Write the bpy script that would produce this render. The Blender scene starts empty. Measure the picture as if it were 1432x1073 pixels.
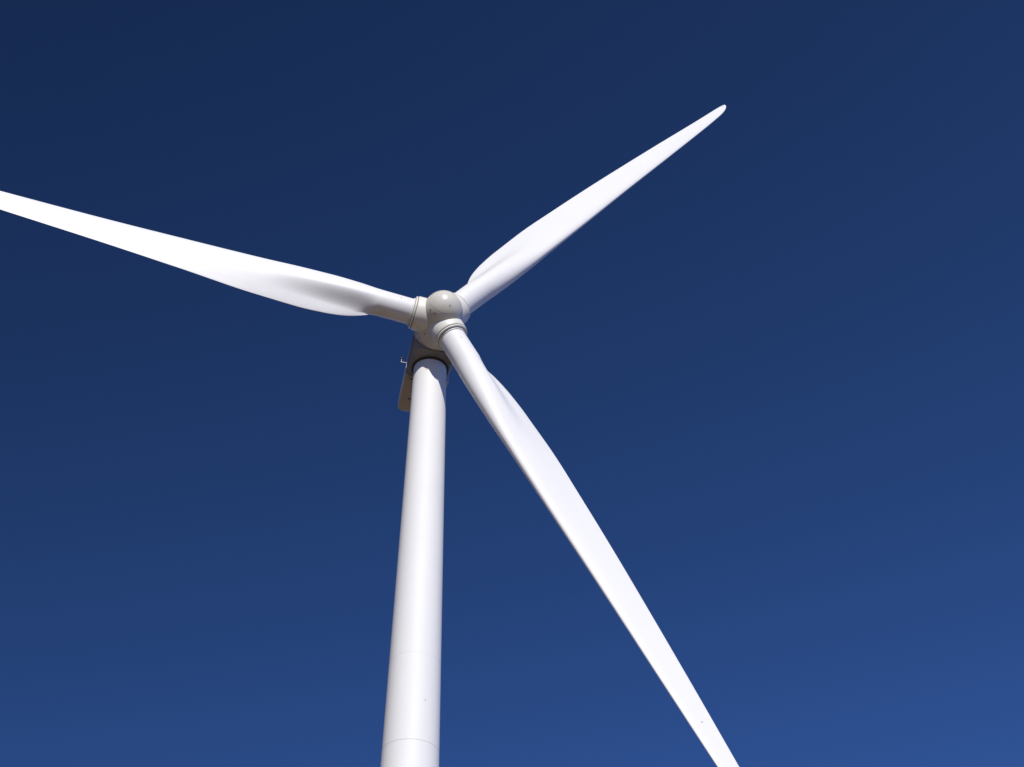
import bpy, bmesh, math, random
from mathutils import Vector, Matrix
from mathutils.bvhtree import BVHTree
R = math.radians
random.seed(7)
scene = bpy.context.scene
C = scene.collection

# ------------------------------------------------------------------ camera
EYE = 1.7                       # eye height above the ground
CAM = Vector((0.0, -73.695, EYE))
HZ = 71.647 + EYE               # height of the rotor level above the ground
pan, pitch, roll = R(4.54), R(43.04), R(-0.18)
F = Vector((math.sin(pan)*math.cos(pitch), math.cos(pan)*math.cos(pitch), math.sin(pitch)))
Rv = Vector((math.cos(pan), -math.sin(pan), 0)); Uv = Rv.cross(F)
R2 = Rv*math.cos(roll) + Uv*math.sin(roll); U2 = Uv*math.cos(roll) - Rv*math.sin(roll)
cd = bpy.data.cameras.new('camera'); cam = bpy.data.objects.new('camera', cd); C.objects.link(cam)
M = Matrix((R2, U2, -F)).transposed().to_4x4(); M.translation = CAM
cam.matrix_world = M
FPX = 1992.107
cd.sensor_fit = 'HORIZONTAL'; cd.sensor_width = 36; cd.lens = FPX/1432*36
cd.clip_start = 0.1; cd.clip_end = 30000
scene.camera = cam

# ------------------------------------------------------------------ sky, sun, exposure
SUN_EL, SUN_LEFT = R(31), R(-3)         # sun stands behind the camera, a touch to its right
sdir = Vector((-math.sin(SUN_LEFT)*math.cos(SUN_EL), -math.cos(SUN_LEFT)*math.cos(SUN_EL), math.sin(SUN_EL)))
w = bpy.data.worlds.new('World'); scene.world = w; w.use_nodes = True
nt = w.node_tree; bg = nt.nodes['Background']
sky = nt.nodes.new('ShaderNodeTexSky'); sky.sky_type = 'NISHITA'; sky.sun_disc = False
sky.sun_elevation = SUN_EL
sky.sun_rotation = math.atan2(sdir.x, sdir.y)
sky.altitude = 3000; sky.air_density = 0.4; sky.dust_density = 0.0; sky.ozone_density = 10.0
bg.inputs['Strength'].default_value = 0.15
gm = nt.nodes.new('ShaderNodeGamma'); gm.inputs['Gamma'].default_value = 1.08      # deep clear-air blue
nt.links.new(sky.outputs['Color'], gm.inputs['Color'])
# the whole sky pales slowly from one side to the other and towards the horizon
tcw = nt.nodes.new('ShaderNodeTexCoord'); dt = nt.nodes.new('ShaderNodeVectorMath'); dt.operation = 'DOT_PRODUCT'
dt.inputs[1].default_value = (0.60, 0.0, -0.30); nt.links.new(tcw.outputs['Generated'], dt.inputs[0])
ad = nt.nodes.new('ShaderNodeMath'); ad.operation = 'ADD'; ad.inputs[1].default_value = 1.20; nt.links.new(dt.outputs['Value'], ad.inputs[0])
sc = nt.nodes.new('ShaderNodeVectorMath'); sc.operation = 'SCALE'
nt.links.new(gm.outputs['Color'], sc.inputs[0]); nt.links.new(ad.outputs['Value'], sc.inputs['Scale'])
nt.links.new(sc.outputs['Vector'], bg.inputs['Color'])
sl = bpy.data.lights.new('sun', 'SUN'); sl.energy = 4.6; sl.angle = R(0.53); sl.color = (1.0, 0.955, 0.885)
so = bpy.data.objects.new('sun', sl); C.objects.link(so)
so.rotation_euler = sdir.to_track_quat('Z', 'Y').to_euler(); so.location = (-20, -60, 90)
vs = scene.view_settings
vs.view_transform = 'Standard'; vs.look = 'None'; vs.exposure = 0.0; vs.gamma = 1.0; vs.use_curve_mapping = False

# ------------------------------------------------------------------ materials
def nodes(name):
    m = bpy.data.materials.new(name); m.use_nodes = True
    t = m.node_tree; return m, t, t.nodes['Principled BSDF']
def paint(name, col, col2, rough=0.4, scale=0.6, streak=(1, 1, 1), amount=0.5, bump=0.0, spec=0.5):
    """painted steel / gel coat with faint uneven weathering along one direction"""
    m, t, b = nodes(name)
    tc = t.nodes.new('ShaderNodeTexCoord'); mp = t.nodes.new('ShaderNodeMapping'); mp.inputs['Scale'].default_value = streak
    n1 = t.nodes.new('ShaderNodeTexNoise'); n1.inputs['Scale'].default_value = scale; n1.inputs['Detail'].default_value = 9; n1.inputs['Roughness'].default_value = 0.62
    rp = t.nodes.new('ShaderNodeValToRGB'); rp.color_ramp.elements[0].position = 0.35; rp.color_ramp.elements[1].position = 0.72
    rp.color_ramp.elements[0].color = (*col, 1); rp.color_ramp.elements[1].color = tuple(a*(1-amount)+c*amount for a, c in zip(col, col2)) + (1,)
    t.links.new(tc.outputs['Object'], mp.inputs['Vector']); t.links.new(mp.outputs['Vector'], n1.inputs['Vector'])
    t.links.new(n1.outputs['Fac'], rp.inputs['Fac']); t.links.new(rp.outputs['Color'], b.inputs['Base Color'])
    rr = t.nodes.new('ShaderNodeMapRange'); rr.inputs['To Min'].default_value = rough-0.06; rr.inputs['To Max'].default_value = rough+0.1
    t.links.new(n1.outputs['Fac'], rr.inputs['Value']); t.links.new(rr.outputs['Result'], b.inputs['Roughness'])
    b.inputs['Specular IOR Level'].default_value = spec
    if bump:
        bp = t.nodes.new('ShaderNodeBump'); bp.inputs['Strength'].default_value = bump; bp.inputs['Distance'].default_value = 0.02
        t.links.new(n1.outputs['Fac'], bp.inputs['Height']); t.links.new(bp.outputs['Normal'], b.inputs['Normal'])
    return m
def plain(name, col, rough=0.5, metal=0.0):
    m, t, b = nodes(name)
    n1 = t.nodes.new('ShaderNodeTexNoise'); n1.inputs['Scale'].default_value = 5; n1.inputs['Detail'].default_value = 6
    rp = t.nodes.new('ShaderNodeValToRGB')
    rp.color_ramp.elements[0].color = tuple(c*0.8 for c in col)+(1,); rp.color_ramp.elements[1].color = tuple(min(1, c*1.15) for c in col)+(1,)
    t.links.new(n1.outputs['Fac'], rp.inputs['Fac']); t.links.new(rp.outputs['Color'], b.inputs['Base Color'])
    b.inputs['Roughness'].default_value = rough; b.inputs['Metallic'].default_value = metal
    return m
M_TOWER = paint('white_tower_paint', (0.67, 0.67, 0.665), (0.56, 0.55, 0.52), 0.55, 0.9, (1, 1, 0.12), 0.22, 0.03, 0.3)
M_BLADE = paint('white_blade_gelcoat', (0.67, 0.67, 0.67), (0.59, 0.58, 0.56), 0.46, 0.8, (1, 1, 0.25), 0.28, 0.0, 0.4)
M_HUB = paint('aged_ivory_glassfibre', (0.58, 0.56, 0.505), (0.40, 0.37, 0.32), 0.27, 1.6, (1, 1, 1), 0.30, 0.05)
M_NAC = paint('nacelle_glassfibre', (0.50, 0.47, 0.42), (0.36, 0.33, 0.28), 0.4, 1.1, (1, 1, 1), 0.35, 0.05)
M_FRONT = paint('dark_grey_front_housing', (0.22, 0.22, 0.215), (0.15, 0.14, 0.125), 0.55, 1.1, (1, 1, 1), 0.4, 0.05)  # whole front housing, an even grey darker than the rear cover
M_COLLAR = paint('collar_paint', (0.66, 0.65, 0.60), (0.52, 0.49, 0.43), 0.4, 2.0, (1, 1, 1), 0.3, 0.03)
M_RUBBER = plain('dark_seal_rubber', (0.05, 0.047, 0.043), 0.7)
M_STEEL = plain('grey_galvanised_steel', (0.30, 0.30, 0.30), 0.45, 0.7)
M_SEAL = plain('grey_joint_sealant', (0.48, 0.48, 0.47), 0.5)
M_WELD = plain('grey_weld_paint', (0.58, 0.58, 0.57), 0.5)
M_GASKET = plain('weathered_brown_gasket', (0.22, 0.19, 0.14), 0.7)
M_GREASE = plain('dark_grease_stain', (0.09, 0.075, 0.06), 0.6)
M_RUST = plain('pale_rust_stain', (0.52, 0.42, 0.30), 0.6)
M_CONC = plain('grey_concrete', (0.32, 0.31, 0.29), 0.85)

def ground_mat():
    m, t, b = nodes('dry_grassland')
    tc = t.nodes.new('ShaderNodeTexCoord')
    n1 = t.nodes.new('ShaderNodeTexNoise'); n1.inputs['Scale'].default_value = 0.05; n1.inputs['Detail'].default_value = 12; n1.inputs['Roughness'].default_value = 0.7
    n2 = t.nodes.new('ShaderNodeTexNoise'); n2.inputs['Scale'].default_value = 3.0; n2.inputs['Detail'].default_value = 8
    rp = t.nodes.new('ShaderNodeValToRGB'); rp.color_ramp.elements[0].position = 0.3; rp.color_ramp.elements[1].position = 0.7
    rp.color_ramp.elements[0].color = (0.15, 0.095, 0.048, 1); rp.color_ramp.elements[1].color = (0.26, 0.175, 0.095, 1)
    mx = t.nodes.new('ShaderNodeMix'); mx.data_type = 'RGBA'; mx.blend_type = 'MULTIPLY'; mx.inputs['Factor'].default_value = 0.35
    t.links.new(tc.outputs['Object'], n1.inputs['Vector']); t.links.new(tc.outputs['Object'], n2.inputs['Vector'])
    t.links.new(n1.outputs['Fac'], rp.inputs['Fac']); t.links.new(rp.outputs['Color'], mx.inputs['A']); t.links.new(n2.outputs['Fac'], mx.inputs['B'])
    t.links.new(mx.outputs['Result'], b.inputs['Base Color']); b.inputs['Roughness'].default_value = 0.95
    bp = t.nodes.new('ShaderNodeBump'); bp.inputs['Strength'].default_value = 0.6; t.links.new(n2.outputs['Fac'], bp.inputs['Height']); t.links.new(bp.outputs['Normal'], b.inputs['Normal'])
    return m
M_GROUND = ground_mat()

# ------------------------------------------------------------------ helpers
def link(name, verts, faces, mat, parent=None, smooth=True, matrix=None, sharp=None):
    me = bpy.data.meshes.new(name); me.from_pydata([tuple(v) for v in verts], [], faces)
    bm = bmesh.new(); bm.from_mesh(me); bmesh.ops.recalc_face_normals(bm, faces=bm.faces); bm.to_mesh(me); bm.free()
    me.materials.append(mat)
    if smooth:
        for p in me.polygons: p.use_smooth = True
        if sharp: me.set_sharp_from_angle(angle=R(sharp))
    return place(name, me, parent, matrix)
def place(name, me, parent=None, matrix=None):
    o = bpy.data.objects.new(name, me); C.objects.link(o)
    if matrix is not None: o.matrix_world = matrix
    if parent is not None:
        o.parent = parent
        bpy.context.view_layer.update()
        o.matrix_parent_inverse = parent.matrix_world.inverted()
    return o
def lathe(profile, seg=96, close_top=False, close_bottom=False, ax0=0, ax1=2*math.pi):
    """profile of (radius, z) turned round z"""
    v, f = [], []
    for r_, z in profile:
        for i in range(seg):
            a = 2*math.pi*i/seg; v.append((r_*math.cos(a), r_*math.sin(a), z))
    for j in range(len(profile)-1):
        for i in range(seg):
            k = (i+1) % seg
            f.append((j*seg+i, j*seg+k, (j+1)*seg+k, (j+1)*seg+i))
    if close_bottom: f.append(tuple(range(seg))[::-1])
    if close_top: f.append(tuple(range((len(profile)-1)*seg, len(profile)*seg)))
    return v, f
def frame(o, x, y, z):
    m = Matrix((x, y, z)).transposed().to_4x4(); m.translation = o; return m
def box(name, size, mat, parent, matrix, bevel=0.0):
    bm = bmesh.new(); bmesh.ops.create_cube(bm, size=1.0); bmesh.ops.scale(bm, vec=size, verts=bm.verts)
    if bevel: bmesh.ops.bevel(bm, geom=bm.edges[:], offset=bevel, segments=2, affect='EDGES', profile=0.6)
    me = bpy.data.meshes.new(name); bm.to_mesh(me); bm.free(); me.materials.append(mat)
    return place(name, me, parent, matrix)
def tube(name, p0, p1, r0, r1, mat, parent, seg=12):
    d = Vector(p1)-Vector(p0); q = d.to_track_quat('Z', 'Y').to_matrix().to_4x4(); q.translation = Vector(p0)
    v, f = lathe([(r0, 0), (r1, d.length)], seg, True, True)
    return link(name, v, f, mat, parent, True, q, 50)
def pix(x, y):
    """direction through a point of the photograph (1432 x 1073)"""
    return (F*FPX + R2*(x-716) - U2*(y-536.5)).normalized()

# ------------------------------------------------------------------ ground
def build_ground():
    v, f = [], []
    rings = [0, 3, 8, 16, 30, 50, 80, 130, 220, 400, 800, 1600, 3500, 8000, 16000]; seg = 72
    v.append((0, 0, 0))
    for r_ in rings[1:]:
        for i in range(seg):
            a = 2*math.pi*i/seg
            x, y = r_*math.cos(a), r_*math.sin(a)
            flat = min(1, max(0, (r_-90)/300))
            z = flat*(6*math.sin(x*0.004+1)*math.cos(y*0.005)+2*math.sin(x*0.013+y*0.009)) if r_ < 9000 else 0
            v.append((x, y, z))
    for i in range(seg): f.append((0, 1+i, 1+(i+1) % seg))
    for j in range(len(rings)-2):
        for i in range(seg):
            k = (i+1) % seg
            f.append((1+j*seg+i, 1+(j+1)*seg+i, 1+(j+1)*seg+k, 1+j*seg+k))
    o = link('ground', v, f, M_GROUND); o['kind'] = 'structure'; o['label'] = 'dry tan grassland around the turbine foot'
    return o
build_ground()

# ------------------------------------------------------------------ the turbine
turbine = bpy.data.objects.new('wind_turbine', None); C.objects.link(turbine)
turbine['label'] = 'tall white three-bladed wind turbine standing against a deep blue sky'
turbine['category'] = 'wind turbine'
yaw, tilt = R(10.08), R(5.25)
N = Vector((math.sin(yaw)*math.cos(tilt), -math.cos(yaw)*math.cos(tilt), math.sin(tilt)))
E1 = Vector((math.cos(yaw), math.sin(yaw), 0)); E2 = N.cross(E1)
NH = Vector((math.sin(yaw), -math.cos(yaw), 0)); Z = Vector((0, 0, 1))
TOP = Vector((0, 0, HZ))
HUB = TOP + N*3.135

# --- tower: three steel sections, flange joints and weld seams
RT, TAPER, ZT = 1.168, 0.0157, -1.715
def trad(z): return RT + TAPER*(ZT - z)              # z is measured from the rotor level
ends = [(-HZ+0.25, -53.0), (-53.0, -31.75), (-31.75, ZT)]
secs = []
for a, b in ends:
    n_ = 40; g = 0.025
    pr = [(trad(a)-0.02, a), (trad(a)-0.012, a+0.004)] + [(trad(a+0.008), a+0.008)]+[(trad(a+g+(b-a-2*g)*i/n_), a+g+(b-a-2*g)*i/n_) for i in range(n_+1)]+[(trad(b-0.008), b-0.008)] + [(trad(b)-0.012, b-0.004), (trad(b)-0.02, b)]
    v, f = lathe(pr, 128, True, True)
    secs.append(link('tower_section', v, f, M_TOWER, turbine, True, Matrix.Translation(TOP), 15))
def seam(z, sec, h=0.03, t=0.004, mat=M_SEAL):
    v, f = lathe([(trad(z-h)-0.01, z-h), (trad(z-h*0.6)+t, z-h*0.6), (trad(z+h*0.6)+t, z+h*0.6), (trad(z+h)-0.01, z+h)], 128)
    return link('weld_seam', v, f, mat, sec, True, Matrix.Translation(TOP))
seam(-31.75, secs[2], 0.032, 0.003, M_SEAL)
seam(-26.0, secs[2], 0.014, 0.0025, M_WELD)
for z in (-5.3, -9.4, -13.5, -17.7, -21.8): seam(z, secs[2], 0.016, 0.002, M_TOWER)
for z in (-36, -40.5, -45, -49): seam(z, secs[1], 0.016, 0.002, M_TOWER)
for z in (-57, -61, -65, -69): seam(z, secs[0], 0.016, 0.002, M_TOWER)
v, f = lathe([(trad(-HZ)+0.5, 0.0), (trad(-HZ)+0.5, 0.2), (trad(-HZ)+0.42, 0.27), (0.3, 0.27)], 96, True, True)
link('foundation', v, f, M_CONC, turbine, True, Matrix.Translation((0, 0, -0.02)), 30)
# yaw bearing: dark shadow gap, then the skirt under the nacelle
v, f = lathe([(1.10, ZT-0.01), (1.10, -1.55)], 96, True, True)
link('yaw_bearing', v, f, M_RUBBER, turbine, True, Matrix.Translation(TOP), 40)
v, f = lathe([(1.20, -1.66), (1.30, -1.665), (1.30, -1.55), (1.0, -1.55)], 96, False, False)
link('yaw_skirt', v, f, M_RUBBER, turbine, True, Matrix.Translation(TOP), 40)

# --- nacelle (frame: x = across, y = towards the nose, z = up)
NAC = frame(TOP, E1, NH, Z)
def loft(name, secs_, mat, parent, bevel=0.06):
    """secs_: list of (a, [(w, z) ...]) closed outlines of equal length"""
    m_ = len(secs_[0][1]); v, f = [], []
    for a, ol in secs_:
        for (x, z) in ol: v.append((x, a, z))
    for j in range(len(secs_)-1):
        for i in range(m_):
            k = (i+1) % m_
            f.append((j*m_+i, j*m_+k, (j+1)*m_+k, (j+1)*m_+i))
    f.append(tuple(range(m_))); f.append(tuple(range((len(secs_)-1)*m_, len(secs_)*m_)))
    o = link(name, v, f, mat, parent, True, NAC, 30)
    b = o.modifiers.new('soft_edges', 'BEVEL'); b.width = bevel; b.segments = 3; b.limit_method = 'ANGLE'; b.angle_limit = R(25)
    return o
def outline(wb, wm, zb, zch, zmid, ztop, wt):
    half = [(wb, zb), (wm, zch), (wm-0.02, zmid)]
    n_ = 5
    for i in range(1, n_+1):
        a = math.pi/2*i/n_
        half.append((wt+(wm-0.02-wt)*math.cos(a), zmid+(ztop-zmid)*math.sin(a)))
    return half + [(-x, z) for x, z in reversed(half)]
ZB = -1.60
nac = loft('nacelle', [(1.78, outline(1.22, 1.5, ZB+0.1, -1.22, 0.1, 1.2, 0.75)), (1.3, outline(1.33, 1.6, ZB, -1.28, 0.0, 1.35, 0.8)), (-1.1, outline(1.33, 1.55, ZB, -1.28, -0.1, 1.3, 0.75))], M_FRONT, turbine, 0.05)
rear = loft('rear_cover', [(-1.09, outline(1.54, 1.61, ZB-0.01, ZB+0.07, -0.95, 1.25, 0.6)), (-3.2, outline(1.44, 1.51, ZB-0.01, ZB+0.07, -0.9, 1.15, 0.6)), (-4.7, outline(1.38, 1.44, ZB, ZB+0.08, -0.9, 1.0, 0.55)), (-5.02, outline(1.12, 1.2, ZB+0.12, ZB+0.25, -0.4, 0.8, 0.5))], M_NAC, nac, 0.05)
def on_nac(x, a, z): return TOP + E1*x + NH*a + Z*z
def nbox(name, x, a, z, size, mat, parent, bevel=0): return box(name, size, mat, parent, frame(on_nac(x, a, z), E1, NH, Z), bevel)
nbox('panel_joint', -0.1, -1.25, ZB-0.012, (2.75, 0.035, 0.012), M_RUBBER, rear)
nbox('vent_slot', -0.78, -3.45, ZB-0.013, (0.24, 0.10, 0.03), M_RUBBER, rear)
nbox('vent_slot', 0.78, -3.45, ZB-0.013, (0.24, 0.10, 0.03), M_RUBBER, rear)
nbox('vent_slot', -1.0, -1.36, ZB-0.013, (0.34, 0.09, 0.03), M_RUBBER, rear)
nbox('hatch', 0.0, -2.4, ZB-0.016, (0.95, 1.1, 0.03), M_NAC, rear, 0.01)
nbox('hoist_hatch', 0.0, -4.05, ZB-0.014, (0.7, 0.8, 0.03), M_NAC, rear, 0.01)
# wind sensors on a cross boom over the rear roof
mast = tube('sensor_mast', on_nac(-0.3, -4.0, 0.9), on_nac(-0.3, -4.0, 2.5), 0.05, 0.045, M_STEEL, nac)
tube('boom', on_nac(-1.55, -4.0, 2.45), on_nac(0.95, -4.0, 2.45), 0.045, 0.045, M_STEEL, mast)
tube('anemometer_stem', on_nac(-1.5, -4.0, 2.43), on_nac(-1.5, -4.0, 2.8), 0.04, 0.03, M_STEEL, mast)
v, f = lathe([(0.0, 0.0), (0.09, 0.02), (0.105, 0.07), (0.08, 0.14), (0.0, 0.16)], 16)
link('anemometer_head', v, f, M_RUBBER, mast, True, Matrix.Translation(on_nac(-1.5, -4.0, 2.76)))
tube('vane_stem', on_nac(0.9, -4.0, 2.43), on_nac(0.9, -4.0, 2.8), 0.03, 0.025, M_STEEL, mast)
nbox('wind_vane', 0.9, -4.15, 2.85, (0.02, 0.5, 0.2), M_STEEL, mast, 0.005)

# --- hub: spinner body and nose cap turned round the rotor axis
HF = frame(HUB, E1, E2, N)            # local z is the rotor axis
def dome(a): return 1.42*math.sqrt(max(0, 1-((a-0.7)/1.66)**2))
prof = [(1.30, -1.46), (1.60, -1.46), (1.635, -1.42), (1.63, -1.3), (1.60, -0.9), (1.55, -0.4), (1.50, 0.0), (1.46, 0.4), (1.42, 0.7)]
for i in range(1, 9): prof.append((dome(0.7+0.88*i/8), 0.7+0.88*i/8))
prof.append((dome(1.58)-0.05, 1.575))
v, f = lathe(prof, 128, True, True)
hub = link('hub', v, f, M_HUB, turbine, True, HF, 50)
v, f = lathe([(dome(1.57)-0.06, 1.57), (dome(1.585)-0.018, 1.572), (dome(1.605)-0.018, 1.618), (dome(1.61)-0.06, 1.62)], 128)
link('nose_joint', v, f, M_GASKET, hub, True, HF, 40)
np_ = [(dome(1.615)-0.06, 1.61), (dome(1.615)-0.003, 1.615)]
for i in range(1, 15):
    a = 1.618+(2.36-1.618)*math.sin(math.pi/2*i/14); np_.append((max(dome(a), 0.002), a))
v, f = lathe(np_, 128, True, True)
nose = link('nose_cap', v, f, M_HUB, hub, True, HF, 50)
v, f = lathe([(0.9, -1.8), (1.05, -1.4)], 64, True, True)
link('shaft_seal', v, f, M_RUBBER, hub, True, HF, 40)

# --- blades: one lofted mesh shared by three
RTIP, CONE, RREC = 44.9, R(2.17), 35.6
KN = [2.0, 4.35, 4.9, 5.5, 6.2, 7.0, 8.0, 10.0, 13.0, 18.0, 25.0, 33.0, 40.0, 43.5, 45.2]
TE = [.94, .94, 1.16, 1.44, 1.71, 1.91, 2.06, 2.19, 2.18, 1.92, 1.52, 1.03, .56, .36, .25]
KL = [2.0, 4.5, 6.0, 8.0, 10.0, 13.0, 18.0, 25.0, 33.0, 40.0, 43.5, 45.2]
LE = [.94, .97, 1.08, 1.16, 1.15, 1.06, .94, .77, .66, .54, .42, .36]
KT = [2, 6, 8, 10, 13, 18, 25, 33, 40, 45.2]
TW = [17.0, 16.4, 15.3, 14.0, 10.9, 6.2, 2.0, 0.6, -0.4, -0.6]
KH = [2, 4.5, 6, 8, 10, 13, 18, 25, 33, 40, 45.2]
TH = [1.88, 1.86, 1.80, 1.62, 1.36, 1.02, .76, .53, .34, .20, .12]   # full thickness
def interp(kn, v, r_):
    n_ = len(kn); i = 0
    while i < n_-2 and r_ > kn[i+1]: i += 1
    def slope(j):
        if j <= 0 or j >= n_-1: j2 = max(0, min(n_-2, j-1 if j else 0)); return (v[j2+1]-v[j2])/(kn[j2+1]-kn[j2])
        d0 = (v[j]-v[j-1])/(kn[j]-kn[j-1]); d1 = (v[j+1]-v[j])/(kn[j+1]-kn[j])
        return 0 if d0*d1 <= 0 else 2*d0*d1/(d0+d1)
    h = kn[i+1]-kn[i]; t = (r_-kn[i])/h
    return (2*t**3-3*t**2+1)*v[i]+(t**3-2*t**2+t)*h*slope(i)+(-2*t**3+3*t**2)*v[i+1]+(t**3-t**2)*h*slope(i+1)
def sstep(a, b, x):
    t = min(1, max(0, (x-a)/(b-a))); return t*t*(3-2*t)
def smax(a, b, k):
    h = max(k-abs(a-b), 0)/k; return max(a, b)+h*h*k*0.25
def section(r_, m_=64):
    """closed outline in (chord, thickness); + thickness is the side facing the wind"""
    te, le, th = interp(KN, TE, r_), interp(KL, LE, r_), interp(KH, TH, r_)
    tipf = 1.0
    if r_ > 42.2:                              # rounded tip, swept to the trailing edge
        t = min(1.0, (r_-42.2)/(RTIP-42.2)); s = math.sqrt(max(0.0, 1-t**3.0))
        le = -te*0.55 + (le+te*0.55)*s; te = -0.0+te*(0.55+0.45*math.sqrt(max(0, 1-t**6))); th *= max(0.12, s)
    ch = le+te; W = sstep(7.0, 13.5, r_)
    up, lo = [], []
    tet = 0.012+0.03*(1-W)
    for i in range(m_+1):
        u = (1-math.cos(math.pi*i/m_))/2
        c = -le+ch*u
        # thick root shape: round spar with a fin growing out of it
        c1 = c/(le if c < 0 else 0.94)
        bulge = th/2*math.sqrt(max(0, 1-c1*c1)) if abs(c1) < 1 else 0
        rp = rs_ = bulge
        w2 = sstep(0.96, 1.75, te)
        if w2 > 0 and c > 0:
            g = c/te
            cw = c/(0.94+0.55*(te-0.94)); bulge = th/2*max(0, 1-cw*cw)**(0.5+0.5*sstep(0.94, 1.5, te))
            lw = min(te, 1.35); lobe = math.cos(math.pi/2*min(1, c/lw))**2
            fin = 1-1.15*g*g/(g+0.15)
            rp = (1-w2)*bulge+w2*(th/2*(0.60*lobe+0.40*fin)+tet*g)
            rs_ = (1-w2)*bulge+w2*(th/2*(1-g**1.9)+tet*g)
        close = math.sqrt(max(0, 1-u**24))
        rp *= close; rs_ *= close
        # aerofoil
        yt = 5*th*(0.2969*math.sqrt(u)-0.1260*u-0.3516*u*u+0.2843*u**3-0.1036*u**4)+tet*u*close
        cm = 0.028*ch; yc = cm*(2*0.42*u-u*u)/0.42**2 if u < 0.42 else cm*(1-0.84+0.84*u-u*u)/(1-0.42)**2
        ap, as_ = yt*0.86-yc, yt*1.1+yc
        up.append((c, rp*(1-W)+ap*W)); lo.append((c, -(rs_*(1-W)+as_*W)))
    return up + lo[-2:0:-1], R(interp(KT, TW, r_))
def blade_mesh():
    rs = [2.05+i*0.15 for i in range(14)] + [4.15+i*0.08 for i in range(40)] + [7.35+i*0.25 for i in range(30)]
    r_ = rs[-1]
    while r_ < 42.0: r_ += 0.35; rs.append(r_)
    n_ = 26
    rs = [q for q in rs if q < 42.1] + [42.2+(RTIP-42.2)*math.sin(math.pi/2*i/n_) for i in range(n_+1)]
    v, f = [], []
    for q in rs:
        ol, b = section(q); cb, sb = math.cos(b), math.sin(b)
        off = math.tan(CONE)*q
        for (c, y) in ol: v.append((c*cb+y*sb, -c*sb+y*cb+off, q))
    m_ = len(ol)
    for j in range(len(rs)-1):
        for i in range(m_):
            k = (i+1) % m_
            f.append((j*m_+i, j*m_+k, (j+1)*m_+k, (j+1)*m_+i))
    f.append(tuple(range(m_))); f.append(tuple(range((len(rs)-1)*m_, len(rs)*m_)))
    return v, f
bv, bf = blade_mesh()
PH = R(54.36); blades = []; bmesh_data = None
def ring_profile(): return [(1.02, 1.93), (1.10, 1.94), (1.10, 2.10), (1.03, 2.12), (1.03, 2.15), (0.985, 2.16), (0.985, 2.24), (0.92, 2.26)]
shared = {}
def share(key, make):
    if key not in shared: shared[key] = make()
    return shared[key]
for k, dth in enumerate((0, 2*math.pi/3, -2*math.pi/3)):
    th = PH+dth
    ax = E1*math.cos(th)+E2*math.sin(th); te = -E1*math.sin(th)+E2*math.cos(th)
    B = frame(HUB, te, N, ax)
    # hub side: wide collar round the blade bearing
    ax2 = (ax*math.cos(CONE)+N*math.sin(CONE)).normalized(); n2 = (N - ax2*N.dot(ax2)).normalized(); te2 = n2.cross(ax2)
    B2 = frame(HUB, te2, n2, ax2)
    def mk(prof_, mat, sharp=35, nm='part'):
        v_, f_ = lathe(prof_, 96)
        o_ = link(nm, v_, f_, mat, None, True, None, sharp); me_ = o_.data; bpy.data.objects.remove(o_); return me_
    me = share('collar', lambda: mk([(1.24, 0.7), (1.235, 1.45), (1.225, 1.84), (1.20, 1.88), (1.00, 1.885)], M_COLLAR, nm='blade_collar'))
    col = place('blade_collar', me, hub, B2)
    me = share('gap', lambda: mk([(1.13, 1.80), (1.13, 1.945), (0.9, 1.95)], M_GASKET, nm='bearing_seal'))
    place('bearing_seal', me, hub, B2)
    # rotating side: blade with flange ring
    if k == 0:
        b = link('blade', bv, bf, M_BLADE, turbine, True, B, 60); bmesh_data = b.data
    else:
        b = place('blade', bmesh_data, turbine, B)
    blades.append(b)
    me = share('flange', lambda: mk([(0.93, 1.935), (1.16, 1.935), (1.175, 1.95), (1.175, 2.03), (1.15, 2.05), (0.95, 2.052)], M_COLLAR, nm='root_flange'))
    place('root_flange', me, b, B2)
    me = share('rubber', lambda: mk([(0.93, 2.045), (1.045, 2.048), (1.045, 2.085), (0.93, 2.09)], M_GASKET, nm='root_seal'))
    place('root_seal', me, b, B2)
    me = share('neck', lambda: mk([(0.90, 2.08), (1.01, 2.083), (1.015, 2.10), (1.005, 2.17), (0.94, 2.19), (0.90, 2.2)], M_BLADE, nm='root_ring'))
    place('root_ring', me, b, B2)

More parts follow.
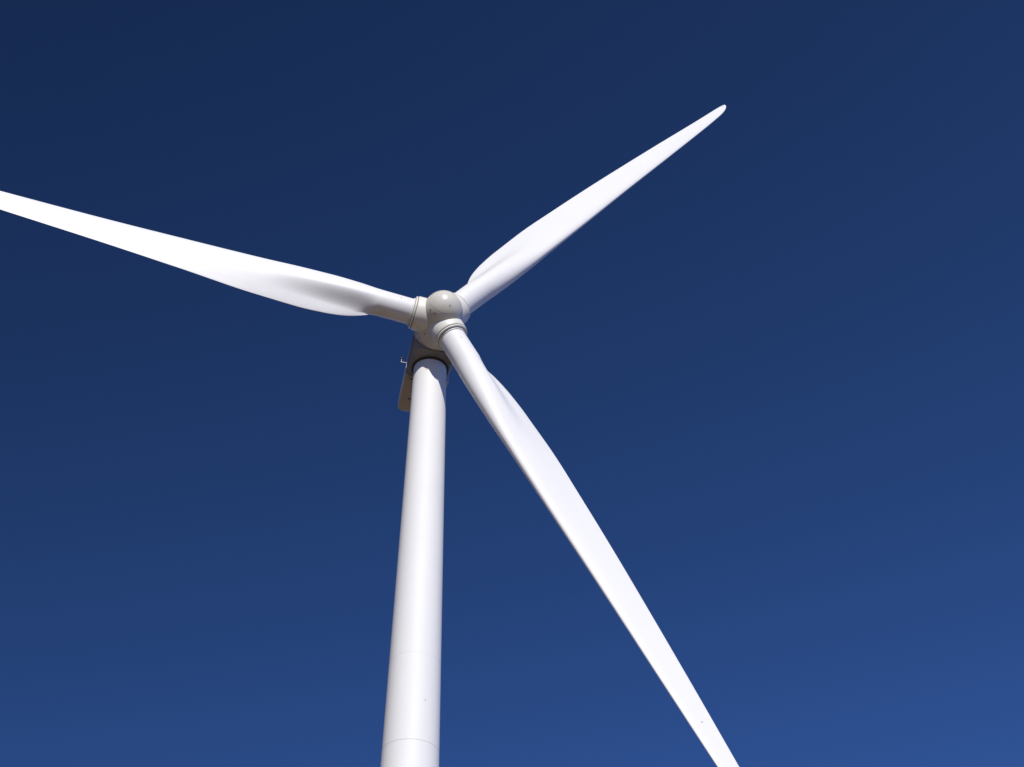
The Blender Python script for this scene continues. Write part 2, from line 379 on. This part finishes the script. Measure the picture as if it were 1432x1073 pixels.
# --- small fittings, set on the real surfaces
bpy.context.view_layer.update()
def bvh(o):
    mw = o.matrix_world
    return BVHTree.FromPolygons([mw @ v_.co for v_ in o.data.vertices], [tuple(p.vertices) for p in o.data.polygons])
def disc(name, o, loc, nrm, rad, mat, h=0.012, sx=1.0, up=Z):
    q = nrm.normalized(); x = up.cross(q)
    if x.length < 1e-3: x = Vector((1, 0, 0))
    x.normalize(); y = q.cross(x)
    v_, f_ = lathe([(rad, -0.03), (rad, h*0.6), (rad*0.85, h)], 16, True, True)
    v_ = [(a*sx, b_, c) for a, b_, c in v_]
    return link(name, v_, f_, mat, o, True, frame(loc, x, y, q), 40)
hb, nb = bvh(hub), bvh(nose)
for (px, py, rad, sx, mat) in [(602.1, 433.7, .055, 1, M_GREASE), (608.0, 438.2, .06, .8, M_GREASE), (629.2, 427.5, .09, .3, M_GREASE), (597.0, 454.7, .06, 1.2, M_GREASE), (593.8, 467.2, .06, 1, M_GREASE), (586.5, 472.5, .055, 1, M_GREASE), (604.4, 412.2, .05, 1, M_STEEL)]:
    d = pix(px, py); best = None
    for o, t in ((hub, hb), (nose, nb)):
        loc, nr, idx, dist = t.ray_cast(CAM, d)
        if loc and (best is None or dist < best[3]): best = (o, loc, nr, dist)
    if best:
        nr = best[2] if best[2].dot(d) < 0 else -best[2]
        disc('hub_bolt', best[0], best[1], nr, rad, mat, 0.014, sx)
for b in blades:
    t = bvh(b); mw = b.matrix_world; zax = (mw.to_3x3() @ Vector((0, 0, 1)))
    for (r_, x_, rad, mat, nm) in [(3.05, 0.0, .05, M_STEEL, 'lightning_receptor'), (RREC, 0.12, .05, M_STEEL, 'lightning_receptor'), (44.4, 0.10, .045, M_GREASE, 'lightning_receptor')]:
        o0 = mw @ Vector((x_, 6+math.tan(CONE)*r_, r_)); d = (mw.to_3x3() @ Vector((0, -1, 0)))
        loc, nr, idx, dist = t.ray_cast(o0, d)
        if loc:
            if nr.dot(d) > 0: nr = -nr
            disc(nm, b, loc, nr, rad, mat, 0.008, 1.0, zax)
tb = bvh(secs[2])
for (px, py, rad, sx, mat, nm) in [(594.6, 979, .09, .22, M_STEEL, 'scuff_mark'), (597.3, 516.2, .10, 1.0, M_RUST, 'rust_stain'), (596.0, 514.6, .07, 1.3, M_RUST, 'rust_stain')]:
    loc, nr, idx, dist = tb.ray_cast(CAM, pix(px, py))
    if loc: disc(nm, secs[2], loc, nr if nr.dot(pix(px, py)) < 0 else -nr, rad, mat, 0.004, sx)
